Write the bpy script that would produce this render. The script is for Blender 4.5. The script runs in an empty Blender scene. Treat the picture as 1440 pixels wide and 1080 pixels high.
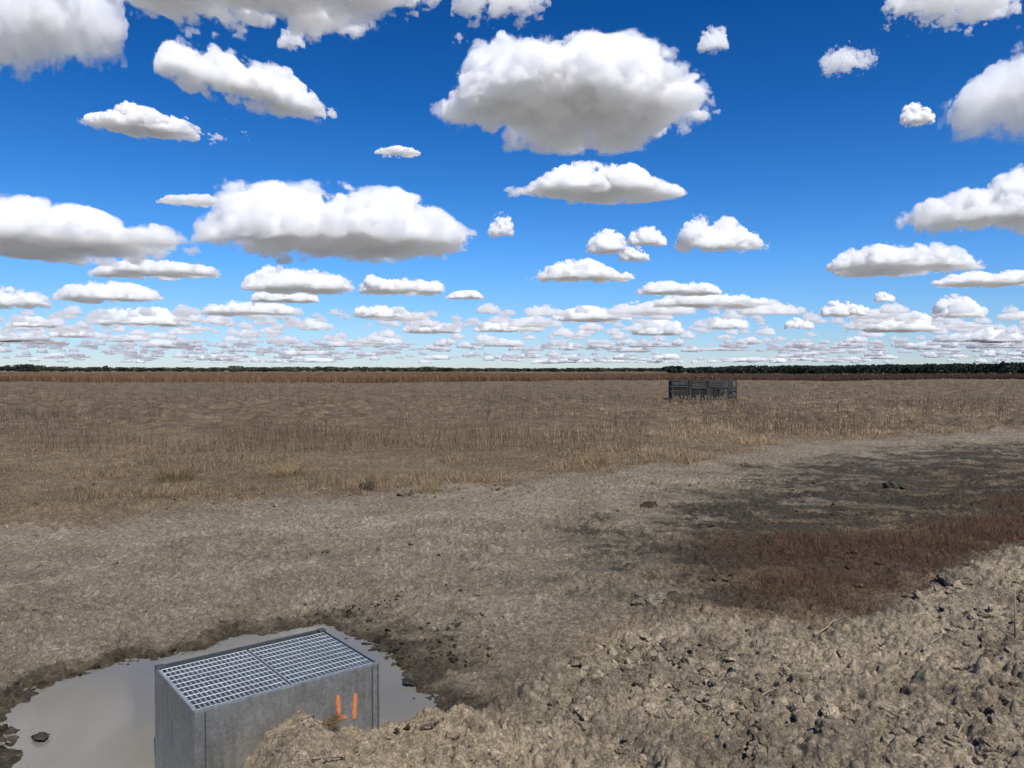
import bpy, math, random
import numpy as np
from mathutils import Vector, Matrix

rng = np.random.default_rng(11)
random.seed(5)
scene = bpy.context.scene
COL = scene.collection
R = math.radians

# ------------------------------------------------------------------ basics
EYE = 2.45                     # metres above the puddle's surface (z = 0)
F = 1081.0                     # focal length in photo pixels (1440 wide)
PITCH = math.atan(21 / F)      # camera looks slightly down
SUN_EL, SUN_AZ = R(52), R(154)  # azimuth measured clockwise from straight ahead


def link(o, parent=None):
    COL.objects.link(o)
    if parent is not None:
        o.parent = parent
    return o


def tag(o, label=None, cat=None, group=None, kind=None):
    if label: o['label'] = label
    if cat: o['category'] = cat
    if group: o['group'] = group
    if kind: o['kind'] = kind
    return o


def empty(name, loc, rz=0.0):
    o = bpy.data.objects.new(name, None)
    o.location = loc
    o.rotation_euler = (0, 0, rz)
    o.empty_display_size = .2
    return link(o)


def np_mesh(name, verts, faces, mat=None, smooth=False, colors=None, attrs=None):
    """verts (n,3); faces: (m,k) array or list of such arrays with different k"""
    me = bpy.data.meshes.new(name)
    verts = np.asarray(verts, dtype=np.float32)
    if not isinstance(faces, list):
        faces = [faces]
    faces = [np.asarray(f, dtype=np.int32) for f in faces if len(f)]
    loops = np.concatenate([f.ravel() for f in faces])
    totals = np.concatenate([np.full(len(f), f.shape[1], np.int32) for f in faces])
    starts = np.concatenate([[0], np.cumsum(totals)[:-1]]).astype(np.int32)
    me.vertices.add(len(verts)); me.vertices.foreach_set('co', verts.ravel())
    me.loops.add(len(loops)); me.loops.foreach_set('vertex_index', loops)
    me.polygons.add(len(totals))
    me.polygons.foreach_set('loop_start', starts)
    me.polygons.foreach_set('loop_total', totals)
    me.polygons.foreach_set('use_smooth', np.full(len(totals), smooth))
    me.update(calc_edges=True)
    if colors is not None:
        a = me.color_attributes.new('Col', 'FLOAT_COLOR', 'POINT')
        c = np.ones((len(verts), 4), np.float32); c[:, :3] = colors
        a.data.foreach_set('color', c.ravel())
    for k, v in (attrs or {}).items():
        a = me.attributes.new(k, 'FLOAT', 'POINT')
        a.data.foreach_set('value', np.asarray(v, np.float32))
    if mat is not None:
        me.materials.append(mat)
    return me


def ob(name, me, parent=None):
    return link(bpy.data.objects.new(name, me), parent)


class MB:
    """collects boxes / tubes, builds one mesh"""
    def __init__(s): s.v = []; s.f = []
    def add(s, v, f):
        o = len(s.v); s.v += [tuple(p) for p in v]; s.f += [tuple(i + o for i in q) for q in f]
    def box(s, c, size, rot=None, bev=0.0):
        x, y, z = (d / 2 for d in size)
        c = Vector(c)
        M = rot if rot is not None else Matrix.Identity(3)
        b = min(bev, x * .45, y * .45, z * .45)
        if b <= 0:
            pts = [(sx * x, sy * y, sz * z) for sz in (-1, 1) for sy in (-1, 1) for sx in (-1, 1)]
            fs = [(0, 2, 3, 1), (4, 5, 7, 6), (0, 1, 5, 4), (2, 6, 7, 3), (0, 4, 6, 2), (1, 3, 7, 5)]
        else:
            import bmesh
            bm = bmesh.new(); bmesh.ops.create_cube(bm, size=1)
            for v in bm.verts: v.co = Vector((v.co.x * 2 * x, v.co.y * 2 * y, v.co.z * 2 * z))
            bmesh.ops.bevel(bm, geom=bm.edges[:], offset=b, segments=2, affect='EDGES', profile=.6)
            bm.verts.index_update()
            pts = [v.co.copy() for v in bm.verts]; fs = [[v.index for v in f.verts] for f in bm.faces]
            bm.free()
        s.add([c + M @ Vector(p) for p in pts], fs)
    def tube(s, pts, r, n=6, r1=None):
        pts = [Vector(p) for p in pts]; m = len(pts); V = []; Fc = []
        for i, p in enumerate(pts):
            d = (pts[min(i + 1, m - 1)] - pts[max(i - 1, 0)]).normalized()
            a = d.cross(Vector((0, 0, 1)))
            if a.length < .01: a = d.cross(Vector((1, 0, 0)))
            a.normalize(); b = d.cross(a)
            rr = r if r1 is None else r + (r1 - r) * i / (m - 1)
            for k in range(n):
                t = 2 * math.pi * k / n
                V.append(p + a * math.cos(t) * rr + b * math.sin(t) * rr)
        for i in range(m - 1):
            for k in range(n):
                Fc.append((i * n + k, i * n + (k + 1) % n, (i + 1) * n + (k + 1) % n, (i + 1) * n + k))
        Fc.append(tuple(range(n - 1, -1, -1))); Fc.append(tuple(range((m - 1) * n, m * n)))
        s.add(V, Fc)
    def build(s, name, mat, parent=None, smooth=False):
        me = bpy.data.meshes.new(name); me.from_pydata(s.v, [], s.f); me.materials.append(mat)
        if smooth:
            for p in me.polygons: p.use_smooth = True
        me.update()
        return ob(name, me, parent)


# ------------------------------------------------------------------ noise (numpy)
def hsh(ix, iy, seed=0):
    h = ix.astype(np.int32).view(np.uint32) * np.uint32(374761393) + iy.astype(np.int32).view(np.uint32) * np.uint32(668265263) + np.uint32((seed * 2654435761) & 0xFFFFFFFF)
    h ^= h >> np.uint32(13); h *= np.uint32(1274126177)
    h ^= h >> np.uint32(16); h *= np.uint32(2246822519)
    h ^= h >> np.uint32(15)
    return (h & np.uint32(0xFFFFFF)).astype(np.float32) / np.float32(0x1000000)


def vn(x, y, seed=0):
    ix = np.floor(x); iy = np.floor(y); fx = x - ix; fy = y - iy
    ux = fx * fx * fx * (fx * (fx * 6 - 15) + 10); uy = fy * fy * fy * (fy * (fy * 6 - 15) + 10)
    a = hsh(ix, iy, seed); b = hsh(ix + 1, iy, seed); c = hsh(ix, iy + 1, seed); d = hsh(ix + 1, iy + 1, seed)
    return (a + (b - a) * ux) * (1 - uy) + (c + (d - c) * ux) * uy


def fbm(x, y, oct=4, seed=0, gain=.5):
    s = np.zeros_like(x); a = 1.0; t = 0
    for i in range(oct):
        s += a * vn(x * 1.0, y * 1.0, seed + i * 17); t += a
        x, y = x * 1.63 + y * 1.17 + 3.1, y * 1.63 - x * 1.17 + 7.7; a *= gain
    return s / t


def clods(x, y, cell, seed, dens=1.0, pw=.5):
    """rounded irregular lumps, one per jittered cell; returns height 0..~.5 in units of cell"""
    x = x / cell; y = y / cell
    wx = (fbm(x * 2.3, y * 2.3, 2, seed + 50) - .5) * .55; wy = (fbm(x * 2.3, y * 2.3, 2, seed + 60) - .5) * .55
    x = x + wx; y = y + wy
    ix = np.floor(x); iy = np.floor(y); out = np.zeros_like(x)
    for dx in (-1, 0, 1):
        for dy in (-1, 0, 1):
            cx = ix + dx; cy = iy + dy
            px = cx + hsh(cx, cy, seed); py = cy + hsh(cx, cy, seed + 1)
            s = hsh(cx, cy, seed + 2); keep = hsh(cx, cy, seed + 3) < dens
            r = .22 + .5 * s * s
            ang = hsh(cx, cy, seed + 4) * 3.14; el = .65 + .5 * hsh(cx, cy, seed + 5)
            ca = np.cos(ang); sa = np.sin(ang)
            ddx = (x - px) * ca + (y - py) * sa; ddy = (-(x - px) * sa + (y - py) * ca) / el
            q = 1 - (ddx * ddx + ddy * ddy) / (r * r)
            out = np.maximum(out, np.where(keep & (q > 0), np.maximum(q, 0) ** pw * r * (.5 + .6 * s), 0))
    return out


def sm(a, b, x):
    t = np.clip((x - a) / (b - a), 0, 1); return t * t * (3 - 2 * t)


def poly_sd(x, y, P):
    """signed distance, positive inside polygon P"""
    P = np.asarray(P, float); n = len(P)
    d2 = np.full(x.shape, 1e18); ins = np.zeros(x.shape, bool)
    for i in range(n):
        ax, ay = P[i]; bx, by = P[(i + 1) % n]
        ex, ey = bx - ax, by - ay
        t = np.clip(((x - ax) * ex + (y - ay) * ey) / (ex * ex + ey * ey), 0, 1)
        d2 = np.minimum(d2, (x - ax - t * ex) ** 2 + (y - ay - t * ey) ** 2)
        if ay != by:
            c = ((ay > y) != (by > y)) & (x < (bx - ax) * (y - ay) / (by - ay) + ax)
            ins ^= c
    d = np.sqrt(d2)
    return np.where(ins, d, -d)


def seg_d(x, y, ax, ay, bx, by):
    ex, ey = bx - ax, by - ay
    t = np.clip(((x - ax) * ex + (y - ay) * ey) / (ex * ex + ey * ey), 0, 1)
    return np.hypot(x - ax - t * ex, y - ay - t * ey)


# ------------------------------------------------------------------ materials
def mat(name):
    m = bpy.data.materials.new(name); m.use_nodes = True
    nt = m.node_tree; b = nt.nodes['Principled BSDF']
    return m, nt, b


def N(nt, typ, **kw):
    n = nt.nodes.new(typ)
    for k, v in kw.items():
        if k in n.inputs.keys(): n.inputs[k].default_value = v
        else: setattr(n, k, v)
    return n


def noise(nt, scale, detail=4, rough=.55, vec=None, dist=0.0):
    n = N(nt, 'ShaderNodeTexNoise', Scale=scale, Detail=detail, Roughness=rough, Distortion=dist)
    if vec is not None: nt.links.new(vec, n.inputs['Vector'])
    return n.outputs['Fac']


def noise_col(nt, scale, vec):
    n = N(nt, 'ShaderNodeTexNoise', Scale=float(scale), Detail=3.0); nt.links.new(vec, n.inputs['Vector']); return n.outputs['Color']


def ramp(nt, src, stops):
    r = nt.nodes.new('ShaderNodeValToRGB'); e = r.color_ramp.elements
    while len(e) < len(stops): e.new(.5)
    for k, (p, c) in enumerate(stops):
        e[k].position = p; e[k].color = (c, c, c, 1) if not hasattr(c, '__len__') else (*c, 1)
    nt.links.new(src, r.inputs['Fac']); return r.outputs['Color']


def mul(nt, a, b, mode='MULTIPLY', fac=1.0):
    m = nt.nodes.new('ShaderNodeMix'); m.data_type = 'RGBA'; m.blend_type = mode
    m.inputs[0].default_value = fac
    for s, k in ((a, 6), (b, 7)):
        if isinstance(s, tuple): m.inputs[k].default_value = (*s, 1)
        else: nt.links.new(s, m.inputs[k])
    return m.outputs[2]


def attr(nt, name):
    return N(nt, 'ShaderNodeAttribute', attribute_name=name)


def bump(nt, h, strength, dist, normal=None):
    b = N(nt, 'ShaderNodeBump', Strength=strength, Distance=dist)
    nt.links.new(h, b.inputs['Height'])
    if normal is not None: nt.links.new(normal, b.inputs['Normal'])
    return b.outputs['Normal']


def obj_coord(nt):
    return N(nt, 'ShaderNodeTexCoord').outputs['Object']


def soil_material():
    m, nt, b = mat('soil'); v = obj_coord(nt)
    c = attr(nt, 'Col').outputs['Color']
    n1 = ramp(nt, noise(nt, 1.7, 5, .6, v), [(.25, .78), (.75, 1.2)])
    n2 = ramp(nt, noise(nt, 14, 6, .65, v), [(.28, .55), (.72, 1.42)])
    n3 = ramp(nt, noise(nt, 90, 4, .7, v), [(.3, .52), (.7, 1.45)])
    c = mul(nt, mul(nt, mul(nt, c, n1), n2), n3)
    # little pale and dark grains
    vo = N(nt, 'ShaderNodeTexVoronoi', Scale=38.0); nt.links.new(v, vo.inputs['Vector'])
    c = mul(nt, c, ramp(nt, vo.outputs['Color'], [(.1, .72), (.9, 1.22)]))
    nt.links.new(c, b.inputs['Base Color'])
    w = attr(nt, 'wet').outputs['Fac']
    mr = N(nt, 'ShaderNodeMapRange'); mr.inputs['To Min'].default_value = .95; mr.inputs['To Max'].default_value = .42
    nt.links.new(w, mr.inputs['Value']); nt.links.new(mr.outputs[0], b.inputs['Roughness'])
    b.inputs['Specular IOR Level'].default_value = .25
    nn = bump(nt, noise(nt, 24, 9, .75, v), .8, .04)
    wv = mul(nt, v, noise_col(nt, 9, v), 'ADD', .05)
    for sc_, di in ((30, .020), (75, .009)):
        vb = N(nt, 'ShaderNodeTexVoronoi', Scale=float(sc_)); nt.links.new(wv, vb.inputs['Vector'])
        inv = N(nt, 'ShaderNodeMath', operation='SUBTRACT'); inv.inputs[0].default_value = 1; nt.links.new(vb.outputs['Distance'], inv.inputs[1])
        nn = bump(nt, inv.outputs[0], .75, di, nn)
    nn = bump(nt, noise(nt, 110, 6, .72, v), .9, .012, nn)
    nt.links.new(nn, b.inputs['Normal'])
    return m


def blade_material(name):
    m, nt, b = mat(name)
    c = attr(nt, 'Col').outputs['Color']
    nt.links.new(c, b.inputs['Base Color']); b.inputs['Roughness'].default_value = .75
    b.inputs['Specular IOR Level'].default_value = .15
    tr = N(nt, 'ShaderNodeBsdfTranslucent'); nt.links.new(c, tr.inputs['Color'])
    mx = N(nt, 'ShaderNodeMixShader', Fac=.25)
    nt.links.new(b.outputs[0], mx.inputs[1]); nt.links.new(tr.outputs[0], mx.inputs[2])
    nt.links.new(mx.outputs[0], nt.nodes['Material Output'].inputs['Surface'])
    return m


def steel_material(name, base, metal=.75, rough=(.38, .6), spangle=26.0, stain=True):
    m, nt, b = mat(name); v = obj_coord(nt)
    vo = N(nt, 'ShaderNodeTexVoronoi', Scale=spangle); nt.links.new(v, vo.inputs['Vector'])
    c = mul(nt, base, ramp(nt, vo.outputs['Color'], [(.2, .86), (.8, 1.1)]))
    c = mul(nt, c, ramp(nt, noise(nt, 5, 6, .65, v), [(.3, .84), (.7, 1.08)]))
    if stain:
        mp = N(nt, 'ShaderNodeMapping'); mp.inputs['Scale'].default_value = (9, 9, .8); nt.links.new(v, mp.inputs['Vector'])
        s = ramp(nt, noise(nt, 2.2, 5, .6, mp.outputs[0]), [(.5, 0.0), (.78, .55)])
        mx = nt.nodes.new('ShaderNodeMix'); mx.data_type = 'RGBA'; nt.links.new(s, mx.inputs[0])
        nt.links.new(c, mx.inputs[6]); mx.inputs[7].default_value = (.12, .11, .09, 1); c = mx.outputs[2]
    nt.links.new(c, b.inputs['Base Color']); b.inputs['Metallic'].default_value = metal
    r = ramp(nt, noise(nt, 12, 5, .6, v), [(.3, rough[0]), (.7, rough[1])]); nt.links.new(r, b.inputs['Roughness'])
    nt.links.new(bump(nt, noise(nt, 60, 4, .6, v), .12, .004), b.inputs['Normal'])
    return m


def wood_material(name, col):
    m, nt, b = mat(name); v = obj_coord(nt)
    mp = N(nt, 'ShaderNodeMapping'); mp.inputs['Scale'].default_value = (1.2, 1.2, 1.2); nt.links.new(v, mp.inputs['Vector'])
    c = mul(nt, col, ramp(nt, noise(nt, 6, 6, .7, mp.outputs[0]), [(.25, .3), (.75, 1.9)]))
    nt.links.new(c, b.inputs['Base Color']); b.inputs['Roughness'].default_value = .9
    nt.links.new(bump(nt, noise(nt, 25, 4, .6, v), .5, .02), b.inputs['Normal'])
    return m


def water_material():
    m, nt, b = mat('muddy water'); v = obj_coord(nt)
    c = ramp(nt, noise(nt, .8, 3, .5, v), [(.3, (.15, .142, .12)), (.7, (.185, .172, .142))])
    nt.links.new(c, b.inputs['Base Color'])
    b.inputs['Roughness'].default_value = .06; b.inputs['IOR'].default_value = 1.36
    b.inputs['Specular IOR Level'].default_value = .5
    nt.links.new(bump(nt, noise(nt, 5, 2, .5, v), .03, .01), b.inputs['Normal'])
    return m


M_soil = soil_material()
M_blade = blade_material('dry grass')
M_steel = steel_material('galvanised steel', (.42, .42, .40), .8, (.34, .5), 60)
M_grate = steel_material('bright galvanised grating', (.52, .56, .58), .45, (.35, .5), 60, False)
M_dark = steel_material('dull iron and shaded angle', (.1, .105, .11), .6, (.5, .7), 30, False)
M_wood = wood_material('weathered grey board', (.038, .041, .042))
M_wood2 = wood_material('weathered brown board', (.036, .033, .028))
M_water = water_material()
M_paint, _nt, _b = mat('orange survey paint')
_c = mul(_nt, (.58, .19, .07), ramp(_nt, noise(_nt, 40, 5, .6, obj_coord(_nt)), [(.3, .7), (.7, 1.15)]))
_nt.links.new(_c, _b.inputs['Base Color']); _b.inputs['Roughness'].default_value = .6

# ------------------------------------------------------------------ camera mapping
CP, SP = math.cos(PITCH), math.sin(PITCH)


def ray(px, py):
    a = (px - 720) / F; b = -(py - 540) / F
    return np.array([a, CP + b * SP, -SP + b * CP])


def ground_pt(px, py, z=.07):
    d = ray(px, py); t = (z - EYE) / d[2]
    return d[0] * t, d[1] * t


cam = bpy.data.objects.new('camera', bpy.data.cameras.new('camera'))
cam.data.sensor_fit = 'HORIZONTAL'; cam.data.sensor_width = 36; cam.data.lens = 36 * F / 1440
cam.data.clip_start = .05; cam.data.clip_end = 400000
cam.location = (0, 0, EYE); cam.rotation_euler = (math.pi / 2 - PITCH, 0, 0)
link(cam); scene.camera = cam

# ------------------------------------------------------------------ terrain
S = 1.8
BOX = {k: np.array(p) * S for k, p in dict(A=(-1.187, 2.567), B=(-.722, 2.946), C=(-.4556, 2.592), D=(-.9366, 2.21)).items()}
POND = [ground_pt(px, py, 0) for px, py in ((5, 1000), (60, 970), (130, 945), (220, 928), (300, 914), (335, 894), (400, 884), (455, 880),
        (500, 897), (530, 915), (560, 940), (575, 965), (584, 985), (604, 1003))] + [(-.72, 4.85), (-.95, 4.3), (-1.3, 3.75), (-1.75, 3.4), (-2.1, 2.6), (-3.2, 2.4),
        (-3.4, 3.6)] + [ground_pt(18, 1075, 0), ground_pt(8, 1040, 0)]
BANK = [(-1.75, 3.35), (-1.62, 3.7), (-1.5, 4.0), (-1.25, 4.25), (-.82, 4.62), (-.3, 5.15), (.35, 6.0), (1.0, 6.9), (1.9, 7.25), (2.8, 7.0), (3.5, 7.3), (4.6, 8.5),
        (6.4, 10.0), (9.5, 11.6), (16, 13), (16, -16), (-9, -16), (-3.5, -4), (-2.2, 2)]
RED = [(2.5, 10.5), (2.5, 8.7), (2.95, 7.6), (3.6, 7.35), (4.7, 8.4), (6.6, 10.1), (9.6, 11.7), (17, 13.2), (24, 20), (15, 17.5), (10.5, 15.5), (7.4, 12.4), (5.6, 11.2), (4.1, 11.0)]
ROAD = [(-30, 3), (-20, 9.5), (-10, 10.4), (-6, 11.8), (-4.2, 14.4), (-2.5, 14.9), (-.3, 16.2), (2.2, 18), (5.7, 20.4), (8.1, 24), (13.2, 26.3), (19.9, 30),
        (40, 41), (42, 34), (24, 23), (13, 20.5), (9, 19), (6, 14), (3, 12), (2.0, 9), (1.2, 7.5), (-.5, 5.5), (-8, 2), (-20, 0)]
DARK = [(.4, 9.0), (1.2, 11.2), (2.6, 13.5), (4.5, 17), (7.5, 20.5), (11.5, 23), (19, 26.5), (30, 31), (30, 22), (17, 14), (9, 11.8), (5.6, 9.5), (4.2, 8.2), (2.6, 7.6), (1.6, 7.9)]


def in_box(x, y, m=0.0):
    return poly_sd(x, y, [BOX[k] for k in 'ABCD']) > -m


def terrain(x, y, detail=True):
    """returns z, colour (n,3), wet"""
    r = np.hypot(x, y)
    wob = (fbm(x * .9, y * .9, 4, 3) - .5)
    wob2 = (fbm(x * 4.5, y * 4.5, 4, 8) - .5)
    near = r < 60
    pond = np.full(x.shape, -99.); bank = pond.copy(); red = pond.copy(); road = pond.copy(); dark = pond.copy()
    xs, ys = x[near], y[near]
    pond[near] = poly_sd(xs, ys, POND); bank[near] = poly_sd(xs, ys, BANK)
    red[near] = poly_sd(xs, ys, RED); road[near] = poly_sd(xs, ys, ROAD); dark[near] = poly_sd(xs, ys, DARK)
    pond_n = pond + wob * .25 + wob2 * .22
    z = .055 + (fbm(x * .22, y * .22, 3, 5) - .5) * .16 * sm(6, 14, r) + (fbm(x * .03, y * .03, 3, 6) - .5) * .5 * sm(30, 120, r)
    z = np.where(r > 260, z * np.exp(-(r - 260) / 200), z)
    # basin of the puddle
    shore = sm(-.9, .02, pond_n)
    z = z * (1 - .55 * shore) - .13 * sm(-.02, .5, pond_n) - .035 * sm(-.25, .08, pond_n)
    # spoil bank the photographer stands on
    bn = bank + wob * .35 + wob2 * .12
    z = z + .20 * sm(-.3, 2.8, bn) + .22 * sm(1.4, 5.5, bn) + .02 * sm(-.1, .3, bn)
    gx, gy = -1.18, 4.06
    # mound of dug clay heaped against the front of the steel box
    ex, ey = BOX['C'] - BOX['D']; le = math.hypot(ex, ey); ex, ey = ex / le, ey / le
    rx, ry = x - BOX['D'][0], y - BOX['D'][1]
    ps = rx * ey - ry * ex; ss = (rx * ex + ry * ey + .4 * np.clip(ps, 0, .8)) / le + wob2 * .10
    hm = np.interp(ss, [.0, .12, .27, .38, .55, .77, 1.0, 1.35, 1.7, 2.2], [-.4, -.10, .26, .42, .51, .33, .25, .19, .11, -.1]) + .05 * sm(0, .8, ps) + wob2 * .05
    hm = np.where(ps < 0, hm - (np.minimum(ps, 0) / .42) ** 2 * .6, hm) - .6 * sm(1.3, 2.6, ps)
    z = np.where((ss > -.5) & (ss < 2.6) & (ps > -.9) & (ps < 2.6), np.maximum(z, hm), z)
    bn = np.where((hm > .1) & (ss > .05) & (ss < 2) & (ps > -.4) & (ps < 2), np.maximum(bn, .1), bn)
    z = z + .10 * 0 * np.exp(-(((x + .5) / .5) ** 2 + ((y - 4.75) / .35) ** 2)) * sm(-.3, .1, bn)
    z = z + .06 * np.exp(-(((x - 7.3) / 1.6) ** 2 + ((y - 9.7) / .9) ** 2)) * sm(-.2, .3, bn)
    field = sm(26, 40, r + 14 * wob) * (1 - sm(-1, 1, road))
    bankm = sm(-.35, .35, bn)
    h = np.zeros_like(x)
    if detail:
        roughm = .35 + .65 * sm(.3, .6, fbm(x * .7, y * .7, 3, 21))
        dry = 1 - sm(-.15, .15, pond_n)
        smooth_m = 1 - .75 * np.exp(-(((x + 1.15) / .6) ** 2 + ((y - 3.8) / .6) ** 2))
        near2 = r < 45; a, b_ = x[near2], y[near2]
        big = np.zeros_like(x); mid = big.copy(); fine = big.copy(); crumb = big.copy()
        big[near2] = clods(a, b_, .42, 100, .55); mid[near2] = clods(a, b_, .17, 120, .8); fine[near2] = clods(a, b_, .075, 140, .9)
        crumb[near2] = clods(a, b_, .036, 160, .9)
        h += bankm * smooth_m * roughm * (big * .42 * .24 + mid * .17 * .42 + fine * .075 * 1.0)
        h += (.75 + .4 * bankm) * crumb * .036 * .9 * dry
        lowm = (1 - bankm) * dry * (1 - sm(34, 45, r))
        h += lowm * (fine * .075 * (.4 + .6 * sm(.45, .7, fbm(x * .5, y * .5, 3, 33))) + mid * .17 * .5 * sm(.56, .72, fbm(x * .6, y * .6, 3, 34)))
        h += (fbm(x * 7, y * 7, 4, 41) - .5) * (.05 + .05 * bankm) * (.35 + .65 * dry)
        # ploughed far field: coarse turned clods
        far = (r > 22) & (r < 240); fx, fy = x[far], y[far]
        pl = np.zeros_like(x)
        pl[far] = clods(fx, fy, .75, 200, .7) * .75 * .8 + clods(fx, fy, 1.7, 210, .5) * 1.7 * .18
        h += pl * field * (.3 + .7 * sm(.4, .6, fbm(x * .08, y * .08, 3, 61))) * .48
    # keep soil out of the steel box
    z = z + h
    # ---- zone colours of the ground, the outermost one paled for bounce light
    def c3(*c): return np.array(c, float)
    n_a = fbm(x * .35, y * .35, 4, 71)[:, None]; n_b = fbm(x * 1.6, y * 1.6, 4, 72)[:, None]
    straw = c3(.19, .155, .108); roadc = c3(.255, .235, .194); fieldc = c3(.145, .119, .086)
    col = straw * (.78 + .45 * n_a) * (.75 + .5 * n_b)
    col = col + (fieldc * (.45 + 1.1 * n_b) * (.7 + .6 * fbm(x * 3.1, y * 3.1, 3, 76))[:, None] - col) * field[:, None]
    rm = sm(-.9, .7, road + 2.2 * wob + .9 * wob2)[:, None]
    col = col + (roadc * (.8 + .4 * n_b) - col) * rm
    bankc = c3(.325, .295, .235)
    col = col + (bankc * (.55 + .9 * n_b) * (.85 + .3 * fbm(x * 6, y * 6, 3, 75))[:, None] - col) * bankm[:, None]
    # pale wheel tracks on the road
    tr = np.exp(-((seg_d(x, y, -12, 8.6, -2, 12.2) - 0) / .5) ** 2) + np.exp(-((seg_d(x, y, -2, 12.2, 5, 17) - 0) / .5) ** 2)
    col = col * (1 + .12 * tr[:, None])
    dk = sm(-.9, 1.3, dark + 3.2 * wob + 2.0 * wob2) * sm(.36, .52, .4 * fbm(x * 1.0, y * 1.6, 4, 81) + .35 * fbm(x * 5, y * 8, 4, 85) + .25 * fbm(x * 15, y * 19, 3, 86) + .17 * sm(-.3, 2.6, dark)) * (1 - bankm)
    dk = dk * (.42 + .58 * sm(.34, .50, fbm(x * 2.2, y * 4, 4, 88)))
    col = col + (c3(.055, .05, .041) * (.7 + .6 * n_b) - col) * (dk * .93)[:, None]
    rd = sm(-.5, .6, red + 1.6 * wob + 1.2 * wob2) * (1 - bankm)
    col = col + (c3(.075, .052, .038) - col) * (rd * .9)[:, None]
    # wet dark mud and debris round the puddle, broader to its right
    side = .42 + .75 * sm(-1.8, -.4, x) * sm(4.3, 5.2, y)
    wet = sm(0, 1, 1 + pond_n / side + 1.1 * wob2 + .5 * wob) * (1 - sm(.08, .3, bn) * .9)
    mnd = np.where((ss > -.2) & (ss < 2.2) & (ps > -.5) & (ps < 2.2), sm(.02, .16, hm), 0)
    wet = wet * (1 - mnd) * sm(.25, .5, fbm(x * 2.2, y * 2.2, 3, 91) + .3 * sm(-.4, 0, pond_n))
    mud = c3(.07, .058, .038)
    col = col + (mud * (.7 + .7 * n_b) - col) * (wet * .92)[:, None]
    col = col + (c3(.42, .37, .285) * (.8 + .4 * n_b) - col) * (mnd * .8)[:, None]
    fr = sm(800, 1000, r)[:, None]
    col = col + (c3(.31, .335, .345) - col) * fr  # unseen outer ground, made paler to bounce light onto the cloud bases
    col = col * c3(.94, .862, .765)
    return z, np.clip(col, .01, 1), np.clip(wet, 0, 1)


rr = np.concatenate([np.linspace(.25, 2.3, 22), 2.3 * np.exp(np.arange(1, 1530) * .00298)])
rr = rr[rr < 215]
rr = np.concatenate([rr, 215 * np.exp(np.arange(1, 60) * .087)])
th = np.concatenate([np.linspace(-R(47), R(47), 860), np.linspace(R(47), R(313), 60)[1:-1]])
TH, RR = np.meshgrid(th, rr)
gx = (RR * np.sin(TH)).ravel(); gy = (RR * np.cos(TH)).ravel()
gz, gcol, gwet = terrain(gx, gy)
bx = in_box(gx, gy, -.012)
gz = np.where(bx, -.35, gz)
nr, nt_ = len(rr), len(th)
i = np.arange(nr - 1)[:, None]; j = np.arange(nt_)[None, :]; j2 = (j + 1) % nt_
Q = np.stack([(i * nt_ + j), (i * nt_ + j2), ((i + 1) * nt_ + j2), ((i + 1) * nt_ + j)], -1).reshape(-1, 4)[:, ::-1]
centre = len(gx)
V = np.concatenate([np.stack([gx, gy, gz], 1), [[0, 0, gz[:nt_].mean()]]])
T = np.stack([np.arange(nt_), np.full(nt_, centre), (np.arange(nt_) + 1) % nt_], 1)
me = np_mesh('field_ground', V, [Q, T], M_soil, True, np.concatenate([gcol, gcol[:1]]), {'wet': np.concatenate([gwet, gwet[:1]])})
ground = tag(ob('ground', me), kind='structure')


def gh(x, y, detail=False):
    x = np.atleast_1d(np.asarray(x, float)); y = np.atleast_1d(np.asarray(y, float))
    return terrain(x, y, detail)


def hit(px, py):
    """first point where the line of sight through a photo pixel meets the ground"""
    d = ray(px, py); t_ = np.geomspace(2.2, 220, 1400)
    z_ = gh(d[0] * t_, d[1] * t_)[0]
    k = int(np.argmax(EYE + d[2] * t_ < z_))
    return d[0] * t_[k], d[1] * t_[k], z_[k]


# ------------------------------------------------------------------ puddle
wb = [(p[0], p[1]) for p in POND]
px_ = np.array(wb); cen = np.array([-2.0, 4.9])
P2 = cen + (px_ - cen) * 1.22
n = len(P2)
wv = np.concatenate([np.c_[P2, np.zeros(n)], [[cen[0], cen[1], 0]]])
wf = np.stack([np.arange(n), (np.arange(n) + 1) % n, np.full(n, n)], 1)[:, ::-1]
me = np_mesh('puddle', wv, wf, M_water)
tag(ob('puddle_water', me), kind='structure')

# ------------------------------------------------------------------ steel drain box with grating
zt = EYE - S          # top edge height above water
A, B_, C_, D = (Vector((*BOX[k], 0)) for k in 'ABCD')
u = ((B_ - A) + (C_ - D)).normalized(); w = Vector((u.y, -u.x, 0))      # u along the length, w towards the camera
cen = (A + B_ + C_ + D) / 4
L = ((B_ - A).length + (C_ - D).length) / 2; W = ((D - A).length + (C_ - B_).length) / 2
root = empty('drain_box', (cen.x, cen.y, 0), math.atan2(u.y, u.x))
tag(root, 'galvanised steel drain box with barred grate top standing in the puddle', 'drain box')
ZB = -.4
t = .008
hz = (zt - ZB); zc = (zt + ZB) / 2
# local axes: x along length (A->B), y away from camera
m = MB(); m.box((0, -W / 2 + t / 2, zc), (L, t, hz), bev=.002)
# folded seams on the front face
front = m.build('front_panel', M_steel, root)
for xq, wq in ((-L / 2 + .055, .007), (L / 2 - .05, .009), (L / 2 - .012, .006)):
    m = MB(); m.box((xq, -W / 2 - .0015, zc - .004), (wq, .004, hz - .012)); m.build('folded_seam', M_dark, root)
m = MB(); m.box((0, W / 2 - t / 2, zc), (L, t, hz), bev=.002); m.build('back_panel', M_steel, root)
for sx in (-1, 1):
    m = MB(); m.box((sx * (L / 2 - t / 2), 0, zc), (t, W - 2 * t - .002, hz - .002), bev=.002); m.build('side_panel', M_steel, root)
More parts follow.
